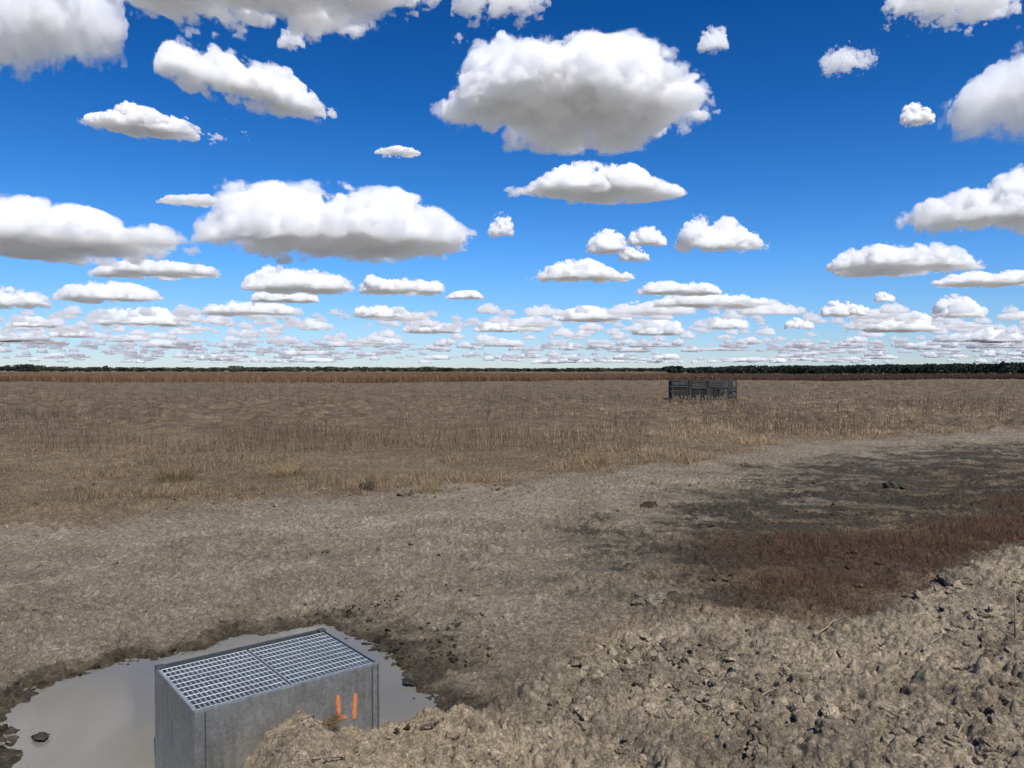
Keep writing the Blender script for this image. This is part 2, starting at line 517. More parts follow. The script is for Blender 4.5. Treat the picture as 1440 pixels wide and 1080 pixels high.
# seat angle and lip
m = MB()
m.box((0, W / 2 - t - .005, zt - .016), (L - .03, .008, .05), bev=.002)
m.build('back_lip', M_dark, root)
for sx in (-1, 1):
    m = MB(); m.box((sx * (L / 2 - .026), W / 2 - .028, zt + .006), (.05, .05, .012), bev=.003)
    m.box((sx * (L / 2 - .026), W / 2 - .006, zt - .012), (.05, .014, .046), bev=.002)
    m.build('corner_bracket', M_dark, root)
for sx in (-1, 1):
    m = MB(); m.box((sx * (L / 2 - t - .004), -.01, zt - .012), (.006, W - .09, .024), bev=.001); m.build('edge_angle', M_grate if sx < 0 else M_dark, root)  # left angle sunlit, right one shaded: the difference is put into the material
m = MB(); m.box((0, -W / 2 + .012, zt + .0015), (L - .004, .022, .005), bev=.0015); m.build('front_rim', M_steel, root)
# floor of dark water deep inside
m = MB(); m.box((0, 0, -.06), (L - 2 * t - .004, W - 2 * t - .004, .02)); m.build('sump_water', M_water, root)
gzt = zt - .006
half = (L - .05) / 2
for sx in (-1, 1):
    g = MB()
    x0 = sx * (.006 + half / 2); wl = half - .012
    nb = 20
    y0, y1 = -W / 2 + .03, W / 2 - .045
    for k in range(nb):
        xx = x0 - wl / 2 + wl * k / (nb - 1)
        g.box((xx, (y0 + y1) / 2, gzt - .016), (.005, y1 - y0, .030))
    for k in range(11):
        yy = y0 + .012 + (y1 - y0 - .024) * k / 10
        g.tube([(x0 - wl / 2 - .002, yy, gzt + .0005), (x0 + wl / 2 + .002, yy, gzt + .0005)], .0028, 6)
    g.build('grating', M_grate, root)
# sprayed orange mark on the front: left stroke, foot, right stroke


def face_local(px, py):
    """point of the front face seen at a photo pixel, in the box's own axes"""
    d = ray(px, py); o = np.array([0, 0, EYE])
    nrm = np.array([w.x, w.y, 0]); p0 = np.array([cen.x, cen.y, 0]) + np.array([w.x, w.y, 0]) * (W / 2)
    tt = (p0 - o) @ nrm / (d @ nrm); p = o + d * tt
    dx = p - np.array([cen.x, cen.y, 0])
    return dx[0] * u.x + dx[1] * u.y, p[2]


mk = MB()


def stroke(p, q, wd):
    p = np.array(face_local(*p)); q = np.array(face_local(*q)); d = (q - p) / np.linalg.norm(q - p); s = np.array([-d[1], d[0]])
    pts = []; rr_ = random.Random(int(p[0] * 1e5))
    nseg = 9
    for k in range(nseg + 1):
        tt = k / nseg; e = wd / 2 * (1 + rr_.uniform(-.12, .12)) * (1 if 0 < k < nseg else .6)
        c = p + (q - p) * tt
        pts.append((c + s * e, c - s * e))
    yf = -W / 2
    Vv = []; Ff = []
    for a_, b__ in pts:
        for dy in (-.0045, -.001):
            Vv += [(a_[0], yf + dy, a_[1]), (b__[0], yf + dy, b__[1])]
    for k in range(nseg):
        o = 4 * k
        Ff += [(o, o + 1, o + 5, o + 4), (o, o + 4, o + 6, o + 2), (o + 1, o + 3, o + 7, o + 5)]
    Ff += [(0, 2, 3, 1), (4 * nseg, 4 * nseg + 1, 4 * nseg + 3, 4 * nseg + 2)]
    mk.add(Vv, Ff)


stroke((475, 978), (476.5, 1012), .027); stroke((499.5, 975), (497.5, 1011), .027); 
stroke((479, 1007.5), (487, 1009), .02)
mk.build('paint_mark', M_paint, root)['label'] = 'two orange sprayed strokes joined at the foot like a U'

# ------------------------------------------------------------------ lumps of soil
ico = None


def icosphere(sub):
    import bmesh
    bm = bmesh.new(); bmesh.ops.create_icosphere(bm, subdivisions=sub, radius=1)
    bm.verts.index_update()
    v = np.array([x.co[:] for x in bm.verts]); f = np.array([[q.index for q in p.verts] for p in bm.faces]); bm.free()
    return v, f


def lump(sub, seed, rough=.35, squash=.7):
    v, f = icosphere(sub)
    r_ = np.random.default_rng(seed)
    d = np.ones(len(v))
    for k in range(9):                       # cut facets: broken, angular clods
        a = r_.normal(size=3); a /= np.linalg.norm(a); off = r_.uniform(.45, .85)
        q = v @ a
        d = np.minimum(d, np.where(q > 1e-3, off / np.maximum(q, 1e-3), 9))
    d = np.minimum(d, 1)
    s = seed * 3.7
    nz = fbm(v[:, 0] * 2.2 + s + v[:, 2], v[:, 1] * 2.2 - s + v[:, 2] * 1.3, 4, seed)
    nz2 = fbm(v[:, 0] * 6 + s - v[:, 2] * 4, v[:, 1] * 6 + v[:, 2] * 5, 3, seed + 9)
    d = d * (1 + rough * (nz - .5) * 1.6 + rough * (nz2 - .5) * .9)
    v = v * d[:, None]; v[:, 2] *= squash
    return v, f


def scatter_lumps(pts, sizes, subs, seed):
    vv, ff, cc = [], [], []; off = 0
    r_ = np.random.default_rng(seed)
    var = {s: [lump(s, 300 + 20 * s + k) for k in range(10)] for s in set(subs)}
    z, col, wet = gh(pts[:, 0], pts[:, 1])
    for k, (p, sz, sb) in enumerate(zip(pts, sizes, subs)):
        v, f = var[sb][r_.integers(10)]
        q = r_.normal(size=3); q[:2] *= .5
        M = np.array(Matrix.Rotation(r_.uniform(0, 6.28), 3, 'Z') @ Matrix.Rotation(q[0], 3, 'X') @ Matrix.Rotation(q[1], 3, 'Y'))
        sc = sz * np.array([r_.uniform(.75, 1.35), r_.uniform(.75, 1.2), r_.uniform(.7, 1.05)])
        vv.append((v * sc) @ M.T + [p[0], p[1], z[k] + sz * r_.uniform(.15, .5)])
        ff.append(f + off); off += len(v)
        cc.append(np.tile(np.clip(col[k] * r_.uniform(.72, 1.35), 0, .5), (len(v), 1)))
    return np.concatenate(vv), np.concatenate(ff), np.concatenate(cc)


def rand_in(Pf, n, box, seed):
    r_ = np.random.default_rng(seed); out = []
    tot = 0
    while tot < n:
        p = np.c_[r_.uniform(box[0], box[1], 4 * n), r_.uniform(box[2], box[3], 4 * n)]
        p = p[Pf(p[:, 0], p[:, 1], r_)]; out.append(p); tot += len(p)
    return np.concatenate(out)[:n]


def bank_f(x, y, r_):
    s = poly_sd(x, y, BANK); d = np.hypot(x, y)
    bare = np.exp(-(((x + 1.15) / .5) ** 2 + ((y - 3.9) / .55) ** 2))
    clump = sm(.42, .6, fbm(x * 1.1, y * 1.1, 3, 401))
    ok = (s > .03) & (d > 2.6) & (y > .5) & ~in_box(x, y, .14) & (np.abs(x) < y * .95 + .5)
    return ok & (r_.uniform(size=len(x)) < (.12 + .88 * clump) * (1 - .93 * bare) * np.clip(16 / d ** 2, 0, 1))


pts = rand_in(bank_f, 19000, (-3, 12, .5, 12), 71)
sizes = np.clip(rng.pareto(2.3, len(pts)) * .016 + .010, .010, .07)
d = np.hypot(pts[:, 0], pts[:, 1])
subs = np.where(sizes / d > .012, 4, np.where(sizes / d > .006, 3, np.where(sizes / d > .0032, 2, 1)))
v, f, c = scatter_lumps(pts, sizes, subs, 9)
me = np_mesh('soil_clods', v, f, M_soil, False, c, {'wet': np.zeros(len(v))})
tag(ob('soil_clods', me), 'loose broken clods of pale clay covering the spoil bank', 'soil clods', kind='stuff')


def road_f(x, y, r_):
    return (poly_sd(x, y, BANK) < .1) & (poly_sd(x, y, POND) < -.1) & (r_.uniform(size=len(x)) < .05 + .95 * sm(.5, .65, fbm(x * .8, y * .8, 3, 411)))


pts = np.concatenate([rand_in(road_f, 9000, (-9, 9, 5, 16), 72), ])
sizes = np.clip(rng.pareto(2.6, len(pts)) * .010 + .006, .006, .055)
v, f, c = scatter_lumps(pts, sizes, np.where(sizes > .025, 2, 1), 10)
me = np_mesh('soil_crumbs', v, f, M_soil, False, c, {'wet': np.zeros(len(v))})
tag(ob('soil_crumbs', me), 'small crumbs of dry soil strewn over the dirt track', 'soil crumbs', kind='stuff')


def mud_f(x, y, r_):
    q = poly_sd(x, y, POND)
    return (q < .02) & (q > -.75 - .3 * (x > -1.6)) & (poly_sd(x, y, BANK) < .05) & ~in_box(x, y, .1) & (r_.uniform(size=len(x)) < np.exp(np.minimum(q, 0) / .3) * (.25 + .75 * (x > -2)) * sm(.4, .6, fbm(x * 2.2, y * 2.2, 3, 91)))


pts = rand_in(mud_f, 2600, (-5, 1, 4, 8.6), 75)
sizes = np.clip(rng.pareto(3, len(pts)) * .009 + .006, .006, .035)
v, f, c = scatter_lumps(pts, sizes, np.where(sizes > .02, 2, 1), 12)
c = np.tile(np.array((.045, .036, .022)), (len(v), 1)) * (.6 + .8 * hsh(np.floor(v[:, 0] * 20), np.floor(v[:, 1] * 20), 5))[:, None]
tag(ob('mud_debris', np_mesh('mud_debris', v, f, M_soil, False, c, {'wet': np.full(len(v), .4)})), 'dark wet mud crumbs and rotted litter along the shore of the puddle', 'mud debris', kind='stuff')


def single_lump(name, px, py, width_px, seed, label, cat, zg=None, colour=(.235, .195, .14), squash=.7, wet=0.0):
    if zg is None: x, y, z = hit(px, py)
    else: (x, y), z = ground_pt(px, py, zg), zg
    rad = width_px / F * y / 2
    v, f = lump(5, seed, .32, squash)
    me = np_mesh(name, v * rad, f, M_soil, False, np.tile(colour, (len(v), 1)), {'wet': np.full(len(v), wet)})
    o = ob(name, me); o.location = (x, y, z + rad * .22)
    return tag(o, label, cat)


single_lump('soil_clod', 910, 850, 66, 11, 'large pale clay clod standing alone at the far edge of the spoil bank', 'soil clod', colour=(.235, .20, .15), squash=.55)
single_lump('soil_clod', 1262, 688, 34, 2, 'dark soil lump lying in the blackened patch of ground', 'soil clod', colour=(.07, .066, .05))
single_lump('soil_clod', 1178, 1040, 62, 3, 'big rounded clay clod at the bottom edge of the photo', 'soil clod', squash=.85)
single_lump('soil_clod', 568, 1008, 22, 4, 'small pale clod on the bank just right of the steel box', 'soil clod', squash=.9)
single_lump('soil_clod', 1075, 1035, 46, 6, 'tall clay clod with a dark gap beneath it below the thin bent twig', 'soil clod', squash=1.0)
single_lump('soil_clod', 1340, 822, 46, 7, 'pale clod on the rim of the bank beside the reddish grass', 'soil clod')
single_lump('mud_lump', 58, 1040, 30, 5, 'small dark mud lump poking out of the puddle', 'mud lump', zg=-.005, colour=(.08, .065, .045), squash=.35, wet=.5)
single_lump('mud_lump', 577, 962, 26, 8, 'dark mud lump at the right shore of the puddle', 'mud lump', zg=.0, colour=(.05, .045, .035), squash=.4, wet=.5)


# ------------------------------------------------------------------ grass
def blades(p, h, wd, lean, col, seed, seg=2, curl=.5):
    """p (n,3) roots; returns verts, [quads,tris], colours"""
    r_ = np.random.default_rng(seed); n = len(p)
    az = r_.uniform(0, 2 * np.pi, n); fa = az + np.pi / 2 + r_.normal(0, .5, n)
    dirx, diry = np.cos(az), np.sin(az)
    wx, wy = np.cos(fa) * wd / 2, np.sin(fa) * wd / 2
    rows = []
    for k in range(seg + 1):
        t = k / seg
        ang = lean * (1 + curl * t)
        hx = np.sin(np.minimum(ang, 1.5)) * h * t; hz_ = np.cos(np.minimum(ang, 1.5)) * h * t
        cx = p[:, 0] + dirx * hx; cy = p[:, 1] + diry * hx; cz = p[:, 2] + hz_
        if k < seg:
            f_ = 1 - .45 * t
            rows += [np.c_[cx - wx * f_, cy - wy * f_, cz], np.c_[cx + wx * f_, cy + wy * f_, cz]]
        else:
            rows.append(np.c_[cx, cy, cz])
    m_ = 2 * seg + 1
    v = np.stack(rows, 1).reshape(-1, 3); b0 = np.arange(n) * m_
    quads = np.concatenate([np.stack([b0 + 2 * k, b0 + 2 * k + 1, b0 + 2 * k + 3, b0 + 2 * k + 2], 1) for k in range(seg - 1)]) if seg > 1 else np.zeros((0, 4), int)
    e = 2 * (seg - 1)
    tris = np.stack([b0 + e, b0 + e + 1, b0 + e + 2], 1)
    return v, [quads, tris], np.repeat(col, m_, 0)


def jitter_col(base, n, seed, s=.25, alt=None, frac=.3):
    r_ = np.random.default_rng(seed)
    c = np.tile(base, (n, 1)) * r_.uniform(1 - s, 1 + s, (n, 1))
    if alt is not None:
        k = r_.uniform(size=n) < frac; c[k] = np.array(alt) * r_.uniform(1 - s, 1 + s, (k.sum(), 1))
    return c


# straw belt beyond the road
def sample_view(n, y0, y1, seed, wide=.78):
    r_ = np.random.default_rng(seed)
    q = r_.uniform(size=n); y = 1 / (1 / y0 + (1 / y1 - 1 / y0) * q) ** 1.0
    return np.c_[y * r_.uniform(-wide, wide, n), y]


p = sample_view(1150000, 10.5, 75, 1)
x, y = p.T
road = poly_sd(x, y, ROAD) + 2.2 * (fbm(x * .9, y * .9, 4, 3) - .5); 
clump = fbm(x * .75, y * .75, 4, 501); broad = fbm(x * .11, y * .11, 3, 502)
right = sm(-6, 10, x / y * 24)
beyond = sm(0, 1, (y - (12 + .35 * np.maximum(x, 0))) / 2)
fieldfade = 1 - sm(30 + 16 * right, 46 + 26 * right, y + 16 * (broad - .5))
dens = (.26 + .74 * sm(.42, .68, clump)) * (.55 + .45 * right) * fieldfade * beyond * (poly_sd(x, y, DARK) < -1.5) * (road < -.1) * (poly_sd(x, y, RED) < -.4)
keep = rng.uniform(size=len(x)) < dens * 1.0
p = p[keep]; x, y = p.T; cl = clump[keep]; rt = right[keep]
n = len(p)
z = gh(x, y)[0]
h = rng.uniform(.06, .24, n) * (.5 + 1.0 * sm(.45, .7, cl)) * (.75 + .25 * rt)
lean = np.abs(rng.normal(.75, .45, n)) * (1.1 - .35 * rt)
col = jitter_col((.275, .21, .13), n, 3, .35, (.15, .10, .062), .38)
col = col * (1 + .5 * rt[:, None]) * (1 + .2 * sm(.6, .72, cl))[:, None]
wd = np.maximum(.004, .00042 * y) * rng.uniform(.7, 1.4, n)
v, f, c = blades(np.c_[x, y, z], h, wd, lean, np.clip(col, .02, .6), 4)
tag(ob('dry_grass', np_mesh('dry_grass', v, f, M_blade, False, c)), 'low matted straw coloured dry grass between the dirt track and the field', 'dry grass', kind='stuff')
print('dry grass blades', n)

# reddish dry grass patch
p = rand_in(lambda x, y, r_: (poly_sd(x, y, RED) + .9 * (fbm(x * .9, y * .9, 4, 3) - .5) > -.05) & (poly_sd(x, y, BANK) < .12) & (np.abs(x) < y * .85)
            & (r_.uniform(size=len(x)) < (.2 + .8 * sm(.34, .54, fbm(x * 1.3, y * 1.3, 4, 511))) * sm(-.5, .9, poly_sd(x, y, RED) + 1.4 * (fbm(x * 2.2, y * 2.2, 3, 514) - .5)) * np.clip((9 / y) ** 1.3, 0, 1)), 85000, (2, 26, 6.5, 24), 73)
x, y = p.T; n = len(p)
h = rng.uniform(.04, .14, n) * (.6 + .8 * sm(.4, .65, fbm(x * 1.3, y * 1.3, 4, 511)))
col = jitter_col((.125, .075, .048), n, 5, .4, (.19, .12, .08), .2)
v, f, c = blades(np.c_[x, y, gh(x, y)[0]], h, np.maximum(.0035, .0004 * y), np.abs(rng.normal(.85, .45, n)), col, 6)
tag(ob('reddish_grass', np_mesh('reddish_grass', v, f, M_blade, False, c)), 'dense short reddish brown dry grass in the hollow beside the bank', 'dry grass', kind='stuff')

# thin dark weeds standing in the ploughed field
p = sample_view(95000, 22, 120, 21, .8); x, y = p.T
k = rng.uniform(size=len(x)) < .32 * sm(.52, .7, fbm(x * .16, y * .16, 4, 521)) * (poly_sd(x, y, ROAD) < -1.5) * (poly_sd(x, y, RED) < -1)
p = p[k]; x, y = p.T; n = len(p)
col = jitter_col((.12, .088, .058), n, 7, .3, (.22, .15, .09), .3)
v, f, c = blades(np.c_[x, y, gh(x, y)[0]], rng.uniform(.3, .95, n), np.maximum(.007, .00042 * y), np.abs(rng.normal(.15, .15, n)), col, 8)
tag(ob('dry_weeds', np_mesh('dry_weeds', v, f, M_blade, False, c)), 'thin brown dead weeds standing across the ploughed field', 'dead weeds', kind='stuff')

# tall russet grass along the far field edge
nT = 110000
lat = rng.uniform(-.82, .82, nT)                      # bearing of each blade seen from the track
base = 136 + 26 * sm(-.3, .55, lat) + 9 * (fbm(lat * 14, lat * 0 + 3, 3, 531) - .5)
yy = base + rng.uniform(0, 1, nT) ** 2.0 * 120
xx = lat * yy
h = rng.uniform(.62, 1.0, nT) * (1.7 - .6 * sm(-.35, .5, lat)) * (.72 + .56 * fbm(xx * .05, yy * .05, 3, 532))
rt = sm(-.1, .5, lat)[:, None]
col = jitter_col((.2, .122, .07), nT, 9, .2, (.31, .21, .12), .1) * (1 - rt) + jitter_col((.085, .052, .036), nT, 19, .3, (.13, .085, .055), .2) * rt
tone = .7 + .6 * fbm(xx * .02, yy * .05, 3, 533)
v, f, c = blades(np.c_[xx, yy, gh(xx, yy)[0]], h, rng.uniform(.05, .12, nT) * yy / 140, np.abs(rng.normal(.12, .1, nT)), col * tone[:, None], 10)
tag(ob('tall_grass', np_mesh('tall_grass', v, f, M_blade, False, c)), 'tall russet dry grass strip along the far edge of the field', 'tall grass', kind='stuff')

# broken straw lying on the bank and mound
p = rand_in(lambda x, y, r_: (poly_sd(x, y, BANK) > .02) & (y > 2.6) & ~in_box(x, y, .05) & (np.abs(x) < y * .9), 900, (-2, 9, 2.6, 10.5), 74)
x, y = p.T; n = len(p)
v, f, c = blades(np.c_[x, y, gh(x, y)[0] + .04], rng.uniform(.04, .16, n), np.full(n, .003), rng.uniform(1.2, 1.5, n), jitter_col((.25, .205, .14), n, 11, .3), 12, 3, .1)
tag(ob('straw_litter', np_mesh('straw_litter', v, f, M_blade, False, c)), 'short bits of pale straw scattered over the clay bank', 'straw litter', kind='stuff')


def tuft(name, px, py, hpx, wpx, nb, seed, label, col=(.36, .27, .15), lean=.5):
    x, y, z = hit(px, py); r_ = np.random.default_rng(seed)
    Hh = hpx / F * y; Ww = wpx / F * y / 2
    a = r_.uniform(0, 6.28, nb); q = np.sqrt(r_.uniform(size=nb)) * Ww * .7
    P = np.c_[np.cos(a) * q, np.sin(a) * q, np.zeros(nb) - .01]
    v, f, c = blades(P, Hh * r_.uniform(.45, 1.1, nb), np.full(nb, max(.005, .00045 * y)), np.abs(r_.normal(lean, .3, nb)), jitter_col(col, nb, seed, .3, (.22, .15, .08), .3), seed, 3)
    o = ob(name, np_mesh(name, v, f, M_blade, False, c)); o.location = (x, y, z)
    return tag(o, label, 'grass tuft')


tuft('grass_tuft', 530, 678, 24, 36, 220, 31, 'pale straw tuft with upright blades behind a dark clod pile')
tuft('grass_tuft', 602, 694, 30, 40, 260, 32, 'straw tuft at the track edge, nearest of the tufts to the camera')
tuft('grass_tuft', 247, 676, 32, 66, 420, 33, 'broad brownish grass clump on the left of the straw belt', (.26, .185, .10))
tuft('grass_tuft', 410, 668, 26, 60, 360, 34, 'golden leaning grass clump left of the pale straw tuft', (.34, .24, .12), .8)
tuft('grass_tuft', 835, 655, 24, 60, 380, 35, 'golden grass clump in the middle of the straw belt', (.33, .22, .11), .6)
tuft('grass_tuft', 720, 684, 16, 46, 240, 36, 'low brown tuft at the foot of the straw belt', (.22, .15, .09), .9)
tuft('grass_tuft', 1170, 690, 10, 30, 110, 37, 'low dead tuft in the dark ground near the black lump', (.12, .085, .055), .8)
tuft('grass_tuft', 452, 1014, 20, 58, 420, 38, 'nest of broken dead straw on the mound against the steel box', (.17, .125, .075), 1.15)
# clod pile in front of the pale tuft
for k, (px, py, wpx, lab) in enumerate(((520, 690, 30, 'dark clod pile in front of the pale straw tuft'), (572, 698, 26, 'pale clod just left of the tuft nearest the camera'),
                                       (912, 714, 26, 'small brown weed covered clod on the track right of centre'))):
    single_lump('soil_clod', px, py, wpx, 40 + k, lab, 'soil clod', colour=((.075, .06, .043), (.2, .16, .11), (.075, .05, .033))[k], squash=.6)


# ------------------------------------------------------------------ sticks
M_stick, _nt, _b = mat('pale dead wood')
_c = mul(_nt, (.29, .24, .17), ramp(_nt, noise(_nt, 30, 5, .6, obj_coord(_nt)), [(.3, .65), (.7, 1.15)]))
_nt.links.new(_c, _b.inputs['Base Color']); _b.inputs['Roughness'].default_value = .85


def stick(name, pxs, r, label, cat, lift=.03, lifts=None):
    P = []
    for k, (px, py) in enumerate(pxs):
        if lifts is None:
            x, y, z = hit(px, py); z = max(z, gh(x, y, True)[0][0]) + lift
        else:                                   # an upright stalk rises from one foot
            if k == 0: x, y, z0 = hit(px, py)
            x, z = (px - 720) / F * y, z0 + lifts[k]
        P.append(Vector((x, y, z)))
    c = P[0].copy(); m_ = MB(); m_.tube([q - c for q in P], r, 7, r * .6)
    o = m_.build(name, M_stick, None, True); o.location = c
    return tag(o, label, cat)


stick('stick', [(1146, 898), (1160, 889), (1172, 883), (1181, 879)], .008, 'pale straight stick on the bank below the tip of the reddish grass', 'stick')
stick('stick', [(1298, 926), (1310, 918), (1324, 910)], .010, 'short thick pale stick beside a dark hollow on the bank', 'stick')
stick('twig', [(1060, 992), (1078, 988), (1092, 983), (1097, 986)], .005, 'thin bent pale twig across the lower middle of the bank', 'twig')
stick('twig', [(1346, 1046), (1352, 1034), (1364, 1023)], .006, 'short crooked twig low on the right side of the bank', 'twig')
stick('straw_stalk', [(426, 1018), (440, 1015), (458, 1011)], .007, 'thick pale straw stalk lying on top of the mound by the orange mark', 'straw stalk')
stick('straw_stalk', [(392, 1003), (402, 999), (412, 995)], .004, 'thin straw stalk leaning on the left crest of the mound', 'straw stalk', .05)
stick('straw_stalk', [(440, 1076), (460, 1074), (482, 1074)], .005, 'long pale straw stalk flat on the mound at the bottom of the photo', 'straw stalk')
stick('dead_stalk', [(1432, 900), (1431.5, 868), (1431, 838)], .007, 'upright dead weed stalk at the right edge of the photo', 'dead stalk', lifts=(0, .24, .47))

# ------------------------------------------------------------------ timber hide in the field
yb = 2.38 * F / (564 - 519)
x0, x1 = (946 - 720) / F * yb, (1035 - 720) / F * yb
Lh = x1 - x0; hide = empty('timber_hide', ((x0 + x1) / 2, yb, gh((x0 + x1) / 2, yb)[0][0] - .02), R(-2))
tag(hide, 'long low weathered board hide on posts standing alone in the field', 'hide')
Hh = 1.62; Dp = 1.3; r_ = random.Random(4)
ends = [-Lh / 2, -Lh / 2 + Lh * .275, -Lh / 2 + Lh * .57, -Lh / 2 + Lh * .885, Lh / 2]
for yy_ in (0, Dp):
    for k, xe in enumerate(ends):
        m = MB(); tall = Hh + (r_.uniform(-.02, .08))
        m.box((xe, yy_, tall / 2), (.11, .1, tall), Matrix.Rotation(r_.uniform(-.02, .02), 3, 'Y'), .01); m.build('post', M_wood2, hide)
for k in range(3):
    a, b = ends[k] + .07, ends[k + 1] - .03 - .12 * (k < 2)
    m = MB()
    for q in range(4):
        m.box(((a + b) / 2 + r_.uniform(-.03, .03), -.075 + r_.uniform(-.012, .012), Hh - .08 - (0, .07, .03)[k] - q * .145 + r_.uniform(-.03, .03)), (b - a + r_.uniform(-.06, .06), .03, .12),
              Matrix.Rotation(r_.uniform(-.035, .035), 3, 'Y'), .005)
    m.build('upper_board_panel', M_wood, hide)
    m = MB(); xq = ends[k] + .09
    while xq < ends[k + 1] - .06:
        hh = r_.uniform(.62, .95) ; wq = r_.uniform(.05, .11)
        m.box((xq, -.02 + r_.uniform(-.02, .02), 1.02 - hh / 2 + r_.uniform(-.04, .04)), (wq, .025, hh), Matrix.Rotation(r_.uniform(-.07, .07), 3, 'Y'), .004)
        xq += wq + r_.uniform(.02, .13)
    m.build('lower_slats', M_wood2, hide)
m = MB(); m.box((0, .02, .18), (Lh - .12, .04, .14), bev=.005); m.box((0, .02, .98), (Lh - .12, .035, .07), bev=.005); m.build('front_rail', M_wood, hide)
m = MB(); xq = -Lh / 2 + .1
while xq < ends[3] - .1:
    hh = r_.uniform(.22, .5); wq = r_.uniform(.06, .16)
    m.box((xq, -.06 + r_.uniform(-.01, .01), .04 + hh / 2), (wq, .022, hh), Matrix.Rotation(r_.uniform(-.12, .12), 3, 'Y'), .004); xq += wq + r_.uniform(.02, .12)
m.build('skirt_boards', wood_material('dry pale board', (.095, .082, .062)), hide)
m = MB()
for q in range(9):
    m.box((ends[3] + .25, Dp * .45, .16 + q * .165), (ends[4] - ends[3] - .1, .03, .155), bev=.004)
m.build('end_bay_back', M_wood2, hide)
m = MB()
for q in range(9):
    m.box((-.3, Dp - .06, .16 + q * .165), (Lh - .7, .03, .15), Matrix.Rotation(r_.uniform(-.01, .01), 3, 'Y'), .004)
m.build('back_boards', M_wood2, hide)
m = MB()
for q in range(6):
    m.box((-.28, .12 + q * .2, Hh - .06 + r_.uniform(-.02, .02)), (Lh - .62, .17, .025), bev=.004)
m.build('roof_boards', M_wood2, hide)
for sx in (-1, 1):
    m = MB()
    for zz in ((.3, .7, .95, 1.55) if sx > 0 else (.2, .45, .7, .95, 1.2, 1.45)):
        m.box((sx * (Lh / 2 + .07), Dp / 2, zz), (.03, Dp - .05, .12), bev=.005)
    m.build('end_boards', M_wood, hide)
for zz, hq in ((.82, .11), (.42, .2), (1.55, .1)):
    m = MB(); m.box(((ends[3] + ends[4]) / 2, -.07, zz), (ends[4] - ends[3] - .02, .035, hq), bev=.005)
    m.build('end_bay_rail', M_wood, hide)
# dead grass at its foot
tuft('grass_tuft', 950, 566, 9, 34, 160, 51, 'dry grass at the left foot of the timber hide', (.2, .14, .085), .4)
tuft('grass_tuft', 1033, 566, 9, 30, 160, 52, 'yellowish dry grass at the right foot of the timber hide', (.25, .2, .11), .4)
tuft('grass_tuft', 985, 567, 7, 60, 200, 53, 'low dry grass under the middle of the timber hide', (.2, .14, .085), .5)


# ------------------------------------------------------------------ trees far off
def leaf_material(name):
    m, nt, b = mat(name); c = attr(nt, 'Col').outputs['Color']
    nt.links.new(c, b.inputs['Base Color']); b.inputs['Roughness'].default_value = .8; b.inputs['Specular IOR Level'].default_value = .2
    return m


M_leaf = leaf_material('far foliage')
M_bark = wood_material('bark', (.09, .07, .055))


def crown(n, H, Wd, base, seed, col, size, pine=False):
    r_ = np.random.default_rng(seed)
    nl = 9
    lc = np.c_[r_.normal(0, Wd * .23, nl), r_.normal(0, Wd * .23, nl), r_.uniform(base + .15 * (H - base), H * .88, nl)]
    lr = r_.uniform(.16, .3, nl) * Wd
    if pine: lr *= (1.25 - .6 * (lc[:, 2] - base) / (H - base))
    k = r_.integers(nl, size=n); q = r_.normal(size=(n, 3)); q /= np.linalg.norm(q, axis=1)[:, None]
    P = lc[k] + q * (lr[k] * r_.uniform(.35, 1.0, n) ** .5)[:, None]
    P[:, 2] = np.clip(P[:, 2], base * .8, H)
    e1 = r_.normal(size=(n, 3)); e1 /= np.linalg.norm(e1, axis=1)[:, None]
    e2 = np.cross(e1, r_.normal(size=(n, 3))); e2 /= np.linalg.norm(e2, axis=1)[:, None]
    s = size * r_.uniform(.6, 1.4, n)[:, None]
    v = np.stack([P - e1 * s, P + e2 * s * .6, P + e1 * s, P - e2 * s * .6], 1).reshape(-1, 3)
    f = np.arange(4 * n).reshape(-1, 4)
    c = np.repeat(np.array(col) * r_.uniform(.6, 1.4, (n, 1)), 4, 0)
    return v, f, c


def trunk(H, r):
    m_ = MB(); m_.tube([(0, 0, -.3), (.05 * H * .1, 0, H * .3), (0, .03 * H, H * .6), (.02 * H, 0, H * .9)], r, 6, r * .3)
    for a in range(5):
        z0 = H * (.35 + .1 * a); an = a * 2.4
        m_.tube([(0, 0, z0), (math.cos(an) * H * .18, math.sin(an) * H * .18, z0 + H * .14)], r * .4, 5, r * .12)
    return m_


def tree(x, y, H, Wd, base, seed, col, label, n=420, size=.6, pine=False, name='tree', cat='tree'):
    z = gh(x, y)[0][0]; t_ = empty(name, (x, y, z)); tag(t_, label, cat, 'single trees along the skyline')
    trunk(H, H * .022).build('trunk', M_bark, t_)
    v, f, c = crown(n, H, Wd, base, seed, col, size, pine)
    ob('crown', np_mesh('crown', v, f, M_leaf, False, c), t_)
    return t_


def wood_mass(name, xs, ys, hs, ws, cols, label, pine, n=150, size=.8, base=.12):
    vv, ff, cc = [], [], []; off = 0
    var = [crown(n, 1.0, .9, base, 700 + k, (1, 1, 1), .11, pine) for k in range(8)]
    tb = trunk(1.0, .018); tv = np.array(tb.v)
    zs = gh(xs, ys)[0]
    for k in range(len(xs)):
        v, f, c = var[k % 8]; a = rng.uniform(0, 6.28); ca, sa = math.cos(a), math.sin(a)
        v2 = np.c_[(v[:, 0] * ca - v[:, 1] * sa) * ws[k], (v[:, 0] * sa + v[:, 1] * ca) * ws[k], v[:, 2] * hs[k]] + [xs[k], ys[k], zs[k]]
        vv.append(v2); ff.append(f + off); off += len(v2); cc.append(c * cols[k])
    return tag(ob(name, np_mesh(name, np.concatenate(vv), np.concatenate(ff), M_leaf, False, np.concatenate(cc))), label, 'wood', kind='stuff')


